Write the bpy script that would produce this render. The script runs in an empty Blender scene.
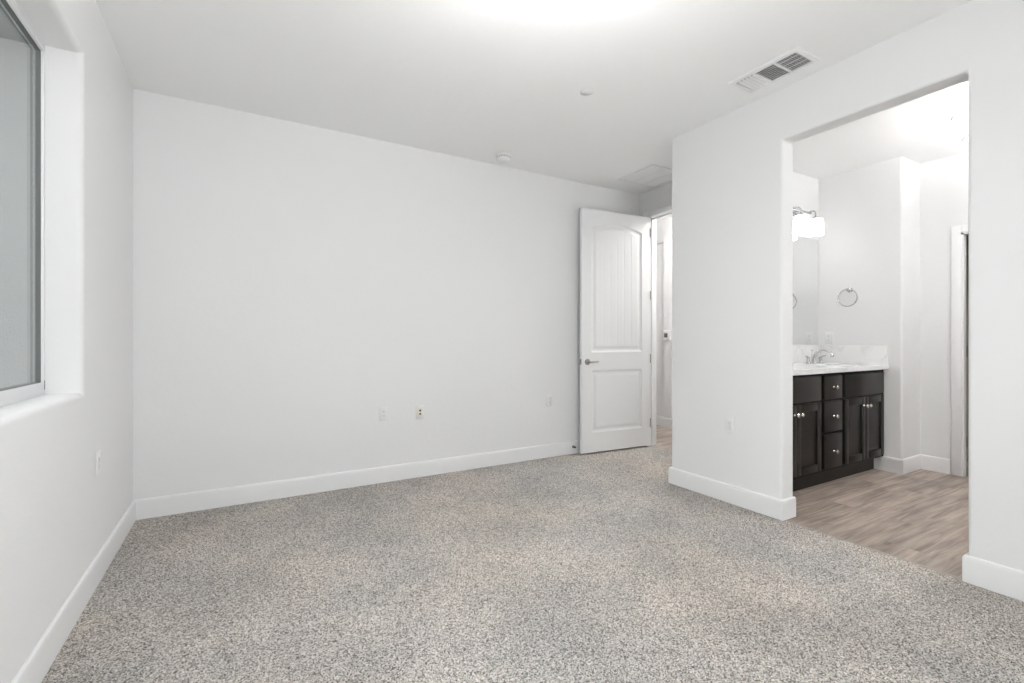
import bpy, bmesh, math, random
import numpy as np
from mathutils import Vector, Matrix
sc = bpy.context.scene
COL = sc.collection
R = math.radians
PI = math.pi

# ------------------------------------------------------------------ camera
CAM_H = 1.15
cam_d = bpy.data.cameras.new('camera')
cam = bpy.data.objects.new('camera', cam_d)
COL.objects.link(cam)
cam.location = (0, 0, CAM_H)
cam.rotation_euler = (R(90), 0, R(-30))
cam_d.sensor_width = 36
cam_d.lens = 36 * 470 / 1024
cam_d.shift_y = -2.0 / 1024
cam_d.clip_start = 0.02
sc.camera = cam

# ------------------------------------------------------------------ world, exposure
world = bpy.data.worlds.new('world')
sc.world = world
world.use_nodes = True
bg = world.node_tree.nodes['Background']
# overcast sky above; brighter lower half added to light the ceiling
_nt = world.node_tree
_tc = _nt.nodes.new('ShaderNodeTexCoord'); _sx = _nt.nodes.new('ShaderNodeSeparateXYZ'); _rp = _nt.nodes.new('ShaderNodeValToRGB')
_mr = _nt.nodes.new('ShaderNodeMapRange'); _mr.inputs[1].default_value = -0.25; _mr.inputs[2].default_value = 0.25
_nt.links.new(_tc.outputs['Generated'], _sx.inputs[0]); _nt.links.new(_sx.outputs[2], _mr.inputs[0]); _nt.links.new(_mr.outputs[0], _rp.inputs[0])
_rp.color_ramp.elements[0].color = (1.0, 0.99, 0.985, 1); _rp.color_ramp.elements[1].color = (0.55, 0.555, 0.565, 1)
_nt.links.new(_rp.outputs[0], bg.inputs['Color'])
bg.inputs['Strength'].default_value = 3.9
sc.view_settings.view_transform = 'Standard'
sc.view_settings.look = 'None'
sc.view_settings.gamma = 1.0
sc.view_settings.use_curve_mapping = False
sc.view_settings.exposure = 0.385
LAMP = dict(bed=24.0, bed_bulb=205.0, bath_shade=2.4, bath_disc=3.0, bath_fill=40.0, bath_fill_bulb=800.0, hall=150.0, hall_fill=62.0)

# ------------------------------------------------------------------ levels
CZ = 2.75           # bedroom ceiling
BZ = 2.725          # bathroom ceiling
XL, YB, XR = -0.592, 3.80, 2.988     # left wall, back wall, wall with the bathroom opening
YE = 2.625          # end of that wall, where the entry alcove starts
XE = 3.817          # entry wall
YR = -0.50          # wall behind the camera
XT, YT, XB = 4.93, 1.825, 5.29       # bathroom: towel wall, its outside corner, closet-door wall
YM = 2.50           # bathroom mirror wall

# ------------------------------------------------------------------ materials
MATS = {}
def mat(name, color, rough=0.5, metal=0.0, spec=0.5, coat=0.0):
    m = bpy.data.materials.new(name)
    m.use_nodes = True
    b = m.node_tree.nodes['Principled BSDF']
    b.inputs['Base Color'].default_value = (*color, 1)
    b.inputs['Roughness'].default_value = rough
    b.inputs['Metallic'].default_value = metal
    b.inputs['Specular IOR Level'].default_value = spec
    b.inputs['Coat Weight'].default_value = coat
    MATS[name] = m
    return m
def N(m, t, **kw):
    n = m.node_tree.nodes.new(t)
    for k, v in kw.items():
        setattr(n, k, v)
    return n
def L(m, a, b):
    m.node_tree.links.new(a, b)
def P(m):
    return m.node_tree.nodes['Principled BSDF']
def bump(m, scale, strength, dist, detail=3.0, rough=0.55):
    tc = N(m, 'ShaderNodeTexCoord')
    nz = N(m, 'ShaderNodeTexNoise')
    nz.inputs['Scale'].default_value = scale
    nz.inputs['Detail'].default_value = detail
    nz.inputs['Roughness'].default_value = rough
    bp = N(m, 'ShaderNodeBump')
    bp.inputs['Strength'].default_value = strength
    bp.inputs['Distance'].default_value = dist
    L(m, tc.outputs['Object'], nz.inputs['Vector'])
    L(m, nz.outputs['Fac'], bp.inputs['Height'])
    L(m, bp.outputs['Normal'], P(m).inputs['Normal'])

m_wall = mat('painted_drywall', (0.825, 0.825, 0.828), 0.75, spec=0.25)
bump(m_wall, 38, 0.22, 0.004)
m_ceil = mat('ceiling_paint', (0.92, 0.92, 0.92), 0.85, spec=0.2)
bump(m_ceil, 22, 0.3, 0.005)
m_trim = mat('trim_paint', (0.86, 0.86, 0.865), 0.32)
m_door = mat('door_paint', (0.85, 0.85, 0.855), 0.5)
m_plast = mat('white_plastic', (0.82, 0.82, 0.82), 0.35)
m_ivory = mat('ivory_plastic', (0.80, 0.76, 0.66), 0.4)
m_dark = mat('dark_slot', (0.03, 0.03, 0.03), 0.6)
m_duct_shade = mat('duct_shade', (0.36, 0.36, 0.36), 0.6)  # shade inside the ducts, put into a flat grey backing plate
m_grey = mat('grey_screen', (0.12, 0.12, 0.12), 0.35)
m_vent = mat('vent_enamel', (0.84, 0.84, 0.84), 0.4)
m_nickel = mat('satin_nickel', (0.36, 0.345, 0.325), 0.30, metal=1.0)
m_bronze = mat('door_stop_metal', (0.18, 0.17, 0.16), 0.4, metal=0.8)
m_rubber = mat('rubber', (0.05, 0.05, 0.05), 0.7)
m_chrome = mat('chrome', (0.56, 0.56, 0.57), 0.10, metal=1.0)
m_knob = mat('polished_knob', (0.88, 0.85, 0.80), 0.12, metal=1.0)
m_espresso = mat('espresso_wood', (0.013, 0.011, 0.0096), 0.36, spec=0.32)
m_case_shade = mat('espresso_case_shade', (0.0055, 0.0048, 0.0043), 0.5, spec=0.2)  # espresso darkened: the shade in the gaps between fronts is in this colour
m_basin = mat('porcelain', (0.85, 0.85, 0.85), 0.12)
m_mirror = mat('mirror_glass', (0.93, 0.94, 0.94), 0.0, metal=1.0)
m_vinyl = mat('window_vinyl', (0.80, 0.81, 0.82), 0.4)
m_gasket = mat('window_gasket', (0.15, 0.158, 0.155), 0.6)
m_strip = mat('transition_metal', (0.34, 0.30, 0.265), 0.5, metal=0.0)
m_stucco = mat('exterior_stucco', (0.36, 0.368, 0.364), 0.9, spec=0.1)
bump(m_stucco, 60, 0.5, 0.01)
m_extrim = mat('exterior_trim', (0.50, 0.51, 0.505), 0.7)
m_soffit = mat('patio_soffit', (0.12, 0.13, 0.127), 0.8)
m_concrete = mat('patio_concrete', (0.50, 0.49, 0.48), 0.9)
bump(m_concrete, 30, 0.3, 0.004)
m_closet_dim = mat('closet_dim_brown', (0.45, 0.39, 0.35), 0.8)  # dimness of the unlit closet put into a brown wall colour

def emit(name, color, strength):
    m = bpy.data.materials.new(name)
    m.use_nodes = True
    b = m.node_tree.nodes['Principled BSDF']
    b.inputs['Base Color'].default_value = (0.9, 0.9, 0.9, 1)
    b.inputs['Roughness'].default_value = 0.3
    b.inputs['Emission Color'].default_value = (*color, 1)
    b.inputs['Emission Strength'].default_value = strength
    return m
m_bowl = emit('lit_opal_bowl', (1.0, 0.995, 0.985), LAMP['bed'])
m_shade = emit('lit_opal_shade', (1.0, 0.98, 0.95), LAMP['bath_shade'])
m_disc = emit('lit_lens', (1.0, 0.99, 0.975), LAMP['bath_disc'])
m_bath_fill = emit('lit_bath_fill', (1.0, 0.99, 0.975), LAMP['bath_fill'])
m_bulb = emit('lit_bulb', (1.0, 0.995, 0.985), LAMP['bed_bulb'])
m_bath_fill_bulb = emit('lit_bath_fill_bulb', (1.0, 0.99, 0.975), LAMP['bath_fill_bulb'])
m_hall_fill = emit('lit_hall_fill', (1.0, 0.98, 0.95), LAMP['hall_fill'])
m_hall_fill_bulb = emit('lit_hall_fill_bulb', (1.0, 0.98, 0.95), LAMP['hall'])

# glass: clear, slightly green, reflecting at a slant
m_glass = bpy.data.materials.new('window_glass')
m_glass.use_nodes = True
nt = m_glass.node_tree
nt.nodes.remove(nt.nodes['Principled BSDF'])
tr = N(m_glass, 'ShaderNodeBsdfTransparent'); tr.inputs['Color'].default_value = (0.91, 0.925, 0.92, 1)
gl = N(m_glass, 'ShaderNodeBsdfGlossy'); gl.inputs['Roughness'].default_value = 0.0
fr = N(m_glass, 'ShaderNodeFresnel'); fr.inputs['IOR'].default_value = 1.45
geo = N(m_glass, 'ShaderNodeNewGeometry'); ior = N(m_glass, 'ShaderNodeMapRange')
ior.inputs[3].default_value = 1.45; ior.inputs[4].default_value = 1 / 1.45     # same slant reflection on both faces of the sheet
L(m_glass, geo.outputs['Backfacing'], ior.inputs[0]); L(m_glass, ior.outputs[0], fr.inputs['IOR'])
mx = N(m_glass, 'ShaderNodeMixShader')
L(m_glass, fr.outputs[0], mx.inputs[0]); L(m_glass, tr.outputs[0], mx.inputs[1]); L(m_glass, gl.outputs[0], mx.inputs[2])
L(m_glass, mx.outputs[0], nt.nodes['Material Output'].inputs['Surface'])

# carpet: yarn tufts of mixed grey, beige and brown
m_carpet = mat('frieze_carpet', (0.5, 0.48, 0.45), 0.95, spec=0.05)
def build_carpet(m):
    tc = N(m, 'ShaderNodeTexCoord')
    vo = N(m, 'ShaderNodeTexVoronoi'); vo.inputs['Scale'].default_value = 240
    nz0 = N(m, 'ShaderNodeTexNoise'); nz0.inputs['Scale'].default_value = 120; nz0.inputs['Detail'].default_value = 2
    mix0 = N(m, 'ShaderNodeMix', data_type='VECTOR'); mix0.inputs['Factor'].default_value = 0.004
    L(m, tc.outputs['Object'], mix0.inputs[4]); L(m, nz0.outputs['Color'], mix0.inputs[5])
    L(m, mix0.outputs[1], vo.inputs['Vector'])
    L(m, tc.outputs['Object'], nz0.inputs['Vector'])
    sx = N(m, 'ShaderNodeSeparateColor')
    L(m, vo.outputs['Color'], sx.inputs[0])
    rp = N(m, 'ShaderNodeValToRGB')
    e = rp.color_ramp.elements
    e[0].position = 0.0; e[0].color = (0.085, 0.078, 0.072, 1)
    e[1].position = 1.0; e[1].color = (0.72, 0.70, 0.68, 1)
    for p, c in ((0.20, (0.225, 0.213, 0.200, 1)), (0.45, (0.40, 0.385, 0.368, 1)), (0.75, (0.53, 0.513, 0.495, 1))):
        k = e.new(p); k.color = c
    L(m, sx.outputs[0], rp.inputs[0])
    # brushed pile: broad patches where the nap lies the other way
    big = N(m, 'ShaderNodeTexNoise'); big.inputs['Scale'].default_value = 2.2; big.inputs['Detail'].default_value = 3
    L(m, tc.outputs['Object'], big.inputs['Vector'])
    mr = N(m, 'ShaderNodeMapRange'); mr.inputs[1].default_value = 0.35; mr.inputs[2].default_value = 0.65
    mr.inputs[3].default_value = 0.90; mr.inputs[4].default_value = 1.10
    L(m, big.outputs['Fac'], mr.inputs[0])
    mul = N(m, 'ShaderNodeMix', data_type='RGBA', blend_type='MULTIPLY'); mul.inputs[0].default_value = 1
    warm = N(m, 'ShaderNodeTexNoise'); warm.inputs['Scale'].default_value = 1.1; warm.inputs['Detail'].default_value = 4
    L(m, tc.outputs['Object'], warm.inputs['Vector'])
    tint = N(m, 'ShaderNodeValToRGB')
    tint.color_ramp.elements[0].position = 0.30; tint.color_ramp.elements[0].color = (1.0, 1.0, 1.0, 1)
    tint.color_ramp.elements[1].position = 0.62; tint.color_ramp.elements[1].color = (1.04, 0.985, 0.925, 1)
    L(m, warm.outputs['Fac'], tint.inputs[0])
    cmb = N(m, 'ShaderNodeMix', data_type='RGBA', blend_type='MULTIPLY'); cmb.inputs[0].default_value = 1
    L(m, tint.outputs[0], cmb.inputs[6]); L(m, mr.outputs[0], cmb.inputs[7])
    L(m, rp.outputs[0], mul.inputs[6]); L(m, cmb.outputs[2], mul.inputs[7])
    L(m, mul.outputs[2], P(m).inputs['Base Color'])
    P(m).inputs['Sheen Weight'].default_value = 0.05
build_carpet(m_carpet)

# vinyl plank floor, boards run along X
m_plank = mat('vinyl_plank', (0.4, 0.33, 0.28), 0.42, spec=0.4)
def build_plank(m):
    tc = N(m, 'ShaderNodeTexCoord')
    br = N(m, 'ShaderNodeTexBrick'); br.offset = 0.37; br.offset_frequency = 2
    br.inputs['Scale'].default_value = 1.0
    br.inputs['Brick Width'].default_value = 1.22; br.inputs['Row Height'].default_value = 0.18
    br.inputs['Mortar Size'].default_value = 0.0012; br.inputs['Mortar Smooth'].default_value = 0.3
    br.inputs['Color1'].default_value = (0, 0, 0, 1); br.inputs['Color2'].default_value = (1, 1, 1, 1)
    br.inputs['Mortar'].default_value = (0.35, 0.35, 0.35, 1)
    L(m, tc.outputs['Object'], br.inputs['Vector'])
    # long grain, shifted from board to board
    mp = N(m, 'ShaderNodeMapping'); mp.inputs['Scale'].default_value = (0.7, 10.0, 1)
    off = N(m, 'ShaderNodeVectorMath', operation='SCALE'); off.inputs['Scale'].default_value = 7.0
    L(m, br.outputs['Color'], off.inputs[0])
    add = N(m, 'ShaderNodeVectorMath', operation='ADD')
    L(m, tc.outputs['Object'], mp.inputs['Vector'])
    L(m, mp.outputs[0], add.inputs[0]); L(m, off.outputs[0], add.inputs[1])
    g = N(m, 'ShaderNodeTexNoise'); g.inputs['Scale'].default_value = 2.4; g.inputs['Detail'].default_value = 9; g.inputs['Roughness'].default_value = 0.62
    g.inputs['Distortion'].default_value = 0.9
    L(m, add.outputs[0], g.inputs['Vector'])
    rp = N(m, 'ShaderNodeValToRGB')
    e = rp.color_ramp.elements
    e[0].position = 0.30; e[0].color = (0.175, 0.135, 0.108, 1)
    e[1].position = 0.72; e[1].color = (0.50, 0.43, 0.375, 1)
    k = e.new(0.5); k.color = (0.365, 0.300, 0.255, 1)
    L(m, g.outputs['Fac'], rp.inputs[0])
    sp = N(m, 'ShaderNodeSeparateColor'); L(m, br.outputs['Color'], sp.inputs[0])
    mr0 = N(m, 'ShaderNodeMapRange'); mr0.inputs[3].default_value = 0.86; mr0.inputs[4].default_value = 1.12
    L(m, sp.outputs[0], mr0.inputs[0])
    mp2 = N(m, 'ShaderNodeMapping'); mp2.inputs['Scale'].default_value = (1.6, 5.5, 1)      # darker cathedral figure
    add2 = N(m, 'ShaderNodeVectorMath', operation='ADD')
    L(m, tc.outputs['Object'], mp2.inputs['Vector']); L(m, mp2.outputs[0], add2.inputs[0]); L(m, off.outputs[0], add2.inputs[1])
    g2 = N(m, 'ShaderNodeTexNoise'); g2.inputs['Scale'].default_value = 1.7; g2.inputs['Detail'].default_value = 3
    L(m, add2.outputs[0], g2.inputs['Vector'])
    mr2 = N(m, 'ShaderNodeMapRange'); mr2.inputs[1].default_value = 0.32; mr2.inputs[2].default_value = 0.60; mr2.inputs[3].default_value = 0.72; mr2.inputs[4].default_value = 1.10
    L(m, g2.outputs['Fac'], mr2.inputs[0])
    mr = N(m, 'ShaderNodeMath', operation='MULTIPLY'); L(m, mr0.outputs[0], mr.inputs[0]); L(m, mr2.outputs[0], mr.inputs[1])
    cmb = N(m, 'ShaderNodeCombineColor')
    for i in range(3): L(m, mr.outputs[0], cmb.inputs[i])
    mul = N(m, 'ShaderNodeMix', data_type='RGBA', blend_type='MULTIPLY'); mul.inputs[0].default_value = 1
    L(m, rp.outputs[0], mul.inputs[6]); L(m, cmb.outputs[0], mul.inputs[7])
    seam = N(m, 'ShaderNodeMix', data_type='RGBA'); seam.inputs[7].default_value = (0.16, 0.125, 0.10, 1)
    sf = N(m, 'ShaderNodeMath', operation='MULTIPLY'); sf.inputs[1].default_value = 0.7
    L(m, br.outputs['Fac'], sf.inputs[0])
    L(m, sf.outputs[0], seam.inputs[0])
    L(m, mul.outputs[2], seam.inputs[6])
    L(m, seam.outputs[2], P(m).inputs['Base Color'])
build_plank(m_plank)

# white quartz with soft grey veins
m_quartz = mat('veined_quartz', (0.85, 0.85, 0.85), 0.2, spec=0.5)
def build_quartz(m):
    tc = N(m, 'ShaderNodeTexCoord')
    nz = N(m, 'ShaderNodeTexNoise'); nz.inputs['Scale'].default_value = 2.1; nz.inputs['Detail'].default_value = 6; nz.inputs['Distortion'].default_value = 1.6
    L(m, tc.outputs['Object'], nz.inputs['Vector'])
    rp = N(m, 'ShaderNodeValToRGB')
    e = rp.color_ramp.elements
    e[0].position = 0.470; e[0].color = (0.86, 0.86, 0.855, 1)
    e[1].position = 0.530; e[1].color = (0.86, 0.86, 0.855, 1)
    k = e.new(0.5); k.color = (0.77, 0.77, 0.772, 1)
    L(m, nz.outputs['Fac'], rp.inputs[0]); L(m, rp.outputs[0], P(m).inputs['Base Color'])
build_quartz(m_quartz)

# ------------------------------------------------------------------ object helpers
ORG = {}
def finish(me, smooth=0.6):
    me.polygons.foreach_set('use_smooth', [True] * len(me.polygons))
    me.set_sharp_from_angle(angle=smooth)
def thing(name, label, cat, loc=(0, 0, 0), rotz=0.0, group=None, kind=None):
    o = bpy.data.objects.new(name, None)
    COL.objects.link(o)
    o.empty_display_size = 0.05
    o.location = loc; o.rotation_euler = (0, 0, rotz)
    tag(o, label, cat, group, kind)
    ORG[o.name] = Vector(loc)
    return o
def tag(o, label=None, cat=None, group=None, kind=None):
    if label: o['label'] = label
    if cat: o['category'] = cat
    if group: o['group'] = group
    if kind: o['kind'] = kind
    return o
def obj(name, bm, m, parent=None, world=False, label=None):
    """link a bmesh as one object; world=True: its vertices are in world space, the parent is unrotated"""
    me = bpy.data.meshes.new(name)
    if world and parent is not None:
        off = ORG[parent.name]
        bmesh.ops.translate(bm, verts=bm.verts, vec=-off)
    bmesh.ops.recalc_face_normals(bm, faces=bm.faces)
    bm.to_mesh(me); bm.free()
    for x in (m if isinstance(m, (list, tuple)) else [m]):
        me.materials.append(x)
    finish(me)
    o = bpy.data.objects.new(name, me)
    COL.objects.link(o)
    if parent is not None:
        o.parent = parent
        ORG[o.name] = ORG[parent.name]
    else:
        ORG[o.name] = Vector((0, 0, 0))
    if label: o['label'] = label
    return o
def struct(name, bm, m, label, cat):
    return tag(obj(name, bm, m), label, cat, kind='structure')
def copy_tree(o, parent=None):
    c = o.copy(); COL.objects.link(c)
    if parent is not None: c.parent = parent
    ORG[c.name] = ORG[o.name]
    for ch in list(o.children):
        copy_tree(ch, c)
    return c
def BM():
    return bmesh.new()
def box(bm, x0, x1, y0, y1, z0, z1, bev=0.0, seg=2, mi=0):
    r = bmesh.ops.create_cube(bm, size=1)
    vs = r['verts']
    bmesh.ops.scale(bm, verts=vs, vec=(abs(x1 - x0), abs(y1 - y0), abs(z1 - z0)))
    bmesh.ops.translate(bm, verts=vs, vec=((x0 + x1) / 2, (y0 + y1) / 2, (z0 + z1) / 2))
    fs = set()
    for v in vs: fs.update(v.link_faces)
    for f in fs: f.material_index = mi
    if bev > 0:
        es = set()
        for f in fs: es.update(f.edges)
        bmesh.ops.bevel(bm, geom=list(es), offset=bev, segments=seg, profile=0.5, affect='EDGES')
    return bm
def lathe(bm, prof, centre=(0, 0, 0), axis='Z', n=32, mi=0, cap=True):
    """revolve (radius, height) pairs about an axis through centre"""
    c = Vector(centre)
    def pt(r, h, a):
        x, y = r * math.cos(a), r * math.sin(a)
        if axis == 'Z': return c + Vector((x, y, h))
        if axis == 'Y': return c + Vector((x, h, y))
        return c + Vector((h, x, y))
    rings = []
    for r, h in prof:
        if r < 1e-6:
            rings.append([bm.verts.new(pt(0, h, 0))])
        else:
            rings.append([bm.verts.new(pt(r, h, 2 * PI * k / n)) for k in range(n)])
    for a, b in zip(rings, rings[1:]):
        for k in range(n):
            q = [a[k % len(a)], a[(k + 1) % len(a)], b[(k + 1) % len(b)], b[k % len(b)]]
            u = []
            for v in q:
                if v not in u: u.append(v)
            if len(u) >= 3:
                f = bm.faces.new(u); f.material_index = mi
    if cap:
        for rg in (rings[0], rings[-1]):
            if len(rg) > 2:
                f = bm.faces.new(rg); f.material_index = mi
    return bm
def tube(bm, pts, rad, n=12, closed=False, mi=0):
    pts = [Vector(p) for p in pts]
    m = len(pts)
    rads = rad if isinstance(rad, (list, tuple)) else [rad] * m
    rings = []
    up = Vector((0.123, 0.31, 0.94)).normalized()
    prev = None
    for i, p in enumerate(pts):
        if closed: t = (pts[(i + 1) % m] - pts[i - 1]).normalized()
        else: t = (pts[min(i + 1, m - 1)] - pts[max(i - 1, 0)]).normalized()
        if prev is None:
            a = t.cross(up).normalized()
        else:
            a = (prev - t * prev.dot(t)).normalized()
        prev = a
        b = t.cross(a)
        rings.append([bm.verts.new(p + (a * math.cos(2 * PI * k / n) + b * math.sin(2 * PI * k / n)) * rads[i]) for k in range(n)])
    for i in range(m if closed else m - 1):
        r0, r1 = rings[i], rings[(i + 1) % m]
        for k in range(n):
            f = bm.faces.new((r0[k], r0[(k + 1) % n], r1[(k + 1) % n], r1[k])); f.material_index = mi
    if not closed:
        bm.faces.new(rings[0]); bm.faces.new(rings[-1])
    return bm
def grid_wall(axis, p0, p1, us, zs, missing=(), round_edges=None, rad=0.018):
    """a wall slab standing across `axis` from p0 to p1; us x zs cells, those in `missing` are openings"""
    bm = BM()
    def pt(p, u, z):
        return (p, u, z) if axis == 'X' else (u, p, z)
    nu, nz = len(us), len(zs)
    V = {}
    def v(s, i, j):
        if (s, i, j) not in V:
            V[(s, i, j)] = bm.verts.new(pt((p0, p1)[s], us[i], zs[j]))
        return V[(s, i, j)]
    solid = lambda i, j: 0 <= i < nu - 1 and 0 <= j < nz - 1 and (i, j) not in missing
    for i in range(nu - 1):
        for j in range(nz - 1):
            if not solid(i, j): continue
            for s in (0, 1):
                bm.faces.new((v(s, i, j), v(s, i + 1, j), v(s, i + 1, j + 1), v(s, i, j + 1)))
            for (di, dj, a, b) in ((-1, 0, (i, j), (i, j + 1)), (1, 0, (i + 1, j), (i + 1, j + 1)), (0, -1, (i, j), (i + 1, j)), (0, 1, (i, j + 1), (i + 1, j + 1))):
                if not solid(i + di, j + dj):
                    bm.faces.new((v(0, *a), v(0, *b), v(1, *b), v(1, *a)))
    bmesh.ops.recalc_face_normals(bm, faces=bm.faces)
    if round_edges:
        es = []
        for e in bm.edges:
            if len(e.link_faces) == 2 and e.calc_face_angle(0) > 1.0:
                m = (e.verts[0].co + e.verts[1].co) / 2
                d = e.verts[1].co - e.verts[0].co
                if round_edges(m, d.normalized()): es.append(e)
        bmesh.ops.bevel(bm, geom=es, offset=rad, segments=5, profile=0.5, affect='EDGES')
    return bm
def sweep(pts, prof, closed_ends=True):
    """run a (out, z) profile along a plan polyline, mitred; `out` is to the left of travel"""
    bm = BM()
    P2 = [Vector(p) for p in pts]
    rows = []
    for i, p in enumerate(P2):
        d0 = (P2[i] - P2[i - 1]).normalized() if i > 0 else None
        d1 = (P2[i + 1] - P2[i]).normalized() if i < len(P2) - 1 else None
        if d0 is None: d0 = d1
        if d1 is None: d1 = d0
        n0 = Vector((-d0.y, d0.x)); n1 = Vector((-d1.y, d1.x))
        n = n0 + n1
        n = n / (n.dot(n0))
        rows.append([bm.verts.new((p.x + n.x * o, p.y + n.y * o, z)) for o, z in prof])
    k = len(prof)
    for a, b in zip(rows, rows[1:]):
        for j in range(k):
            bm.faces.new((a[j], a[(j + 1) % k], b[(j + 1) % k], b[j]))
    bm.faces.new(rows[0]); bm.faces.new(rows[-1])
    return bm
BB_H = 0.128
BASE = [(-0.002, 0.0), (0.014, 0.0), (0.014, BB_H - 0.020), (0.0135, BB_H - 0.013), (0.011, BB_H - 0.004), (0.006, BB_H), (-0.002, BB_H)]
def baseboard(name, pts, label, z0=0.0):
    return struct(name, sweep(pts, [(o, z + z0) for o, z in BASE]), m_trim, label, 'baseboard')

# ------------------------------------------------------------------ setting: floor and ceiling
rng = np.random.default_rng(4)
def carpet_mesh():
    xs = np.arange(XL - 0.02, 3.9, 0.0068)
    ys = np.arange(YR - 0.02, YB + 0.03, 0.0068)
    nx, ny = len(xs), len(ys)
    X, Y = np.meshgrid(xs, ys, indexing='ij')
    X = X + rng.uniform(-0.0022, 0.0022, X.shape); Y = Y + rng.uniform(-0.0022, 0.0022, X.shape)
    Z = rng.normal(0, 0.0018, X.shape).clip(-0.005, 0.005) - 0.001
    # carpet ends at the bathroom and hall thresholds
    keep = ((X < XR + 0.022) | ((Y > YE - 0.06) & (X < XE + 0.040)))
    edge = (X > XR - 0.01) & (Y < YE - 0.05)
    Z = np.where(edge, Z - 0.003, Z)
    idx = np.arange(nx * ny).reshape(nx, ny)
    q = np.stack([idx[:-1, :-1], idx[1:, :-1], idx[1:, 1:], idx[:-1, 1:]], -1).reshape(-1, 4)
    k = keep.reshape(-1)[q].all(1)
    q = q[k]
    used = np.unique(q)
    remap = -np.ones(nx * ny, int); remap[used] = np.arange(len(used))
    co = np.stack([X, Y, Z], -1).reshape(-1, 3)[used]
    q = remap[q]
    me = bpy.data.meshes.new('floor')
    me.vertices.add(len(co)); me.vertices.foreach_set('co', co.ravel())
    me.loops.add(q.size); me.loops.foreach_set('vertex_index', q.ravel())
    me.polygons.add(len(q)); me.polygons.foreach_set('loop_start', np.arange(0, q.size, 4))
    me.update(calc_edges=True)
    me.materials.append(m_carpet)
    me.polygons.foreach_set('use_smooth', [True] * len(q))
    o = bpy.data.objects.new('floor', me)
    COL.objects.link(o)
    ORG['floor'] = Vector((0, 0, 0))
    return tag(o, 'speckled grey beige frieze carpet covering the bedroom floor', 'carpet floor', kind='structure')
carpet_mesh()
WZ = -0.008
b = BM(); box(b, XR + 0.018, 6.6, YR, YM + 0.02, WZ - 0.05, WZ)
struct('floor_bathroom', b, m_plank, 'grey brown wood plank floor in the bathroom', 'wood floor')
b = BM(); box(b, XE + 0.036, 5.3, YM + 0.1, 5.6, WZ - 0.05, WZ)
struct('floor_hall', b, m_plank, 'grey brown wood plank floor in the hall past the open door', 'wood floor')
b = BM(); box(b, XL - 0.15, XR + 0.06, YR - 0.1, YE - 0.06, CZ, CZ + 0.1); box(b, XL - 0.15, XE + 0.05, YE - 0.06, YB + 0.1, CZ, CZ + 0.1)
struct('ceiling', b, m_ceil, 'white lightly textured bedroom ceiling', 'ceiling')
b = BM(); box(b, XR + 0.06, 6.6, YR - 0.1, YM + 0.06, BZ, BZ + 0.1)
struct('ceiling_bathroom', b, m_ceil, 'bright white bathroom ceiling seen through the opening', 'ceiling')
b = BM(); box(b, XE + 0.05, 5.3, YM + 0.06, 5.7, CZ, CZ + 0.1)
struct('ceiling_hall', b, m_ceil, 'white hall ceiling behind the open door', 'ceiling')

# ------------------------------------------------------------------ setting: walls
WY0, WY1, WZ0, WZ1 = 0.90, 2.705, 0.918, 2.392          # window opening
wl = grid_wall('X', XL - 0.15, XL, [YR - 0.1, WY0, WY1, YB + 0.1], [-0.05, WZ0, WZ1, CZ + 0.03], {(1, 1)},
               lambda m, d: abs(m.x - XL) < 1e-4 and WY0 - .01 < m.y < WY1 + .01 and WZ0 - .01 < m.z < WZ1 + .01, 0.028)
struct('wall_left', wl, m_wall, 'white left wall with the deep window recess', 'wall')
b = BM(); box(b, XL, XE + 0.11, YB, YB + 0.12, -0.05, CZ + 0.03)
struct('wall_back', b, m_wall, 'long plain white wall facing the camera, behind the open door', 'wall')
OY0, OY1, OZ = 0.852, 1.734, 2.428                     # opening to the bathroom
XR2 = XR + 0.135
wr = grid_wall('X', XR, XR2, [YR - 0.1, OY0, OY1, YE], [-0.05, OZ, CZ + 0.03], {(1, 0)},
               lambda m, d: (OY0 - .01 < m.y < OY1 + .01 and m.z < OZ + .01 and m.z > 0 and not (abs(m.z + .05) < .01)) or (abs(m.y - YE) < 1e-3 and abs(d.z) > .9 and m.x < XR + .01), 0.019)
struct('wall_right', wr, m_wall, 'white right wall with the open doorway to the bathroom', 'wall')
b = BM(); box(b, XR2 - 0.001, XE, YM, YE, -0.05, CZ + 0.03); box(b, XE, 5.4, YM, YE, -0.05, CZ + 0.03)
struct('wall_bathroom_back', b, m_wall, 'white bathroom wall behind the mirror', 'wall')
DY0, DY1, DZ = 2.725, 3.661, 2.462                     # entry doorway (between jambs)
JT = 0.019
we = grid_wall('X', XE, XE + 0.115, [YE, DY0 - JT, DY1 + JT, YB], [-0.05, DZ + JT, CZ + 0.03], {(1, 0)})
struct('wall_entry', we, m_wall, 'white wall around the entry doorway at the far end', 'wall')
b = grid_wall('X', XT, XB, [YT, YM + .01], [-0.05, BZ + 0.03], (), lambda m, d: abs(d.z) > .9 and m.x < XT + .01 and m.y < YT + .01, 0.019)
struct('wall_bathroom_side', b, m_wall, 'white bathroom wall with the towel ring beside the vanity', 'wall')
CY1, CZT = 1.545, 2.055                                # closet doorway in the bathroom
b = grid_wall('X', XB, XB + 0.05, [YR, CY1 - 0.76, CY1, YT + .02], [-0.05, CZT, BZ + 0.03], {(1, 0)})
struct('wall_bathroom_right', b, m_wall, 'white bathroom wall with a cased doorway, right of the outside corner', 'wall')
b = BM(); box(b, XR, 6.6, YR - 0.1, YR, -0.05, BZ + 0.03)
struct('wall_bathroom_front', b, m_wall, 'white bathroom wall facing the mirror', 'wall')
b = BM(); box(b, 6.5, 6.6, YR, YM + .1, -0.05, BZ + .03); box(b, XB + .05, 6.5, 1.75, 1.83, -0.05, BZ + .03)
struct('wall_closet', b, m_closet_dim, 'wall inside the room past the bathroom side doorway, its dimness put into brown', 'wall')
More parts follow.
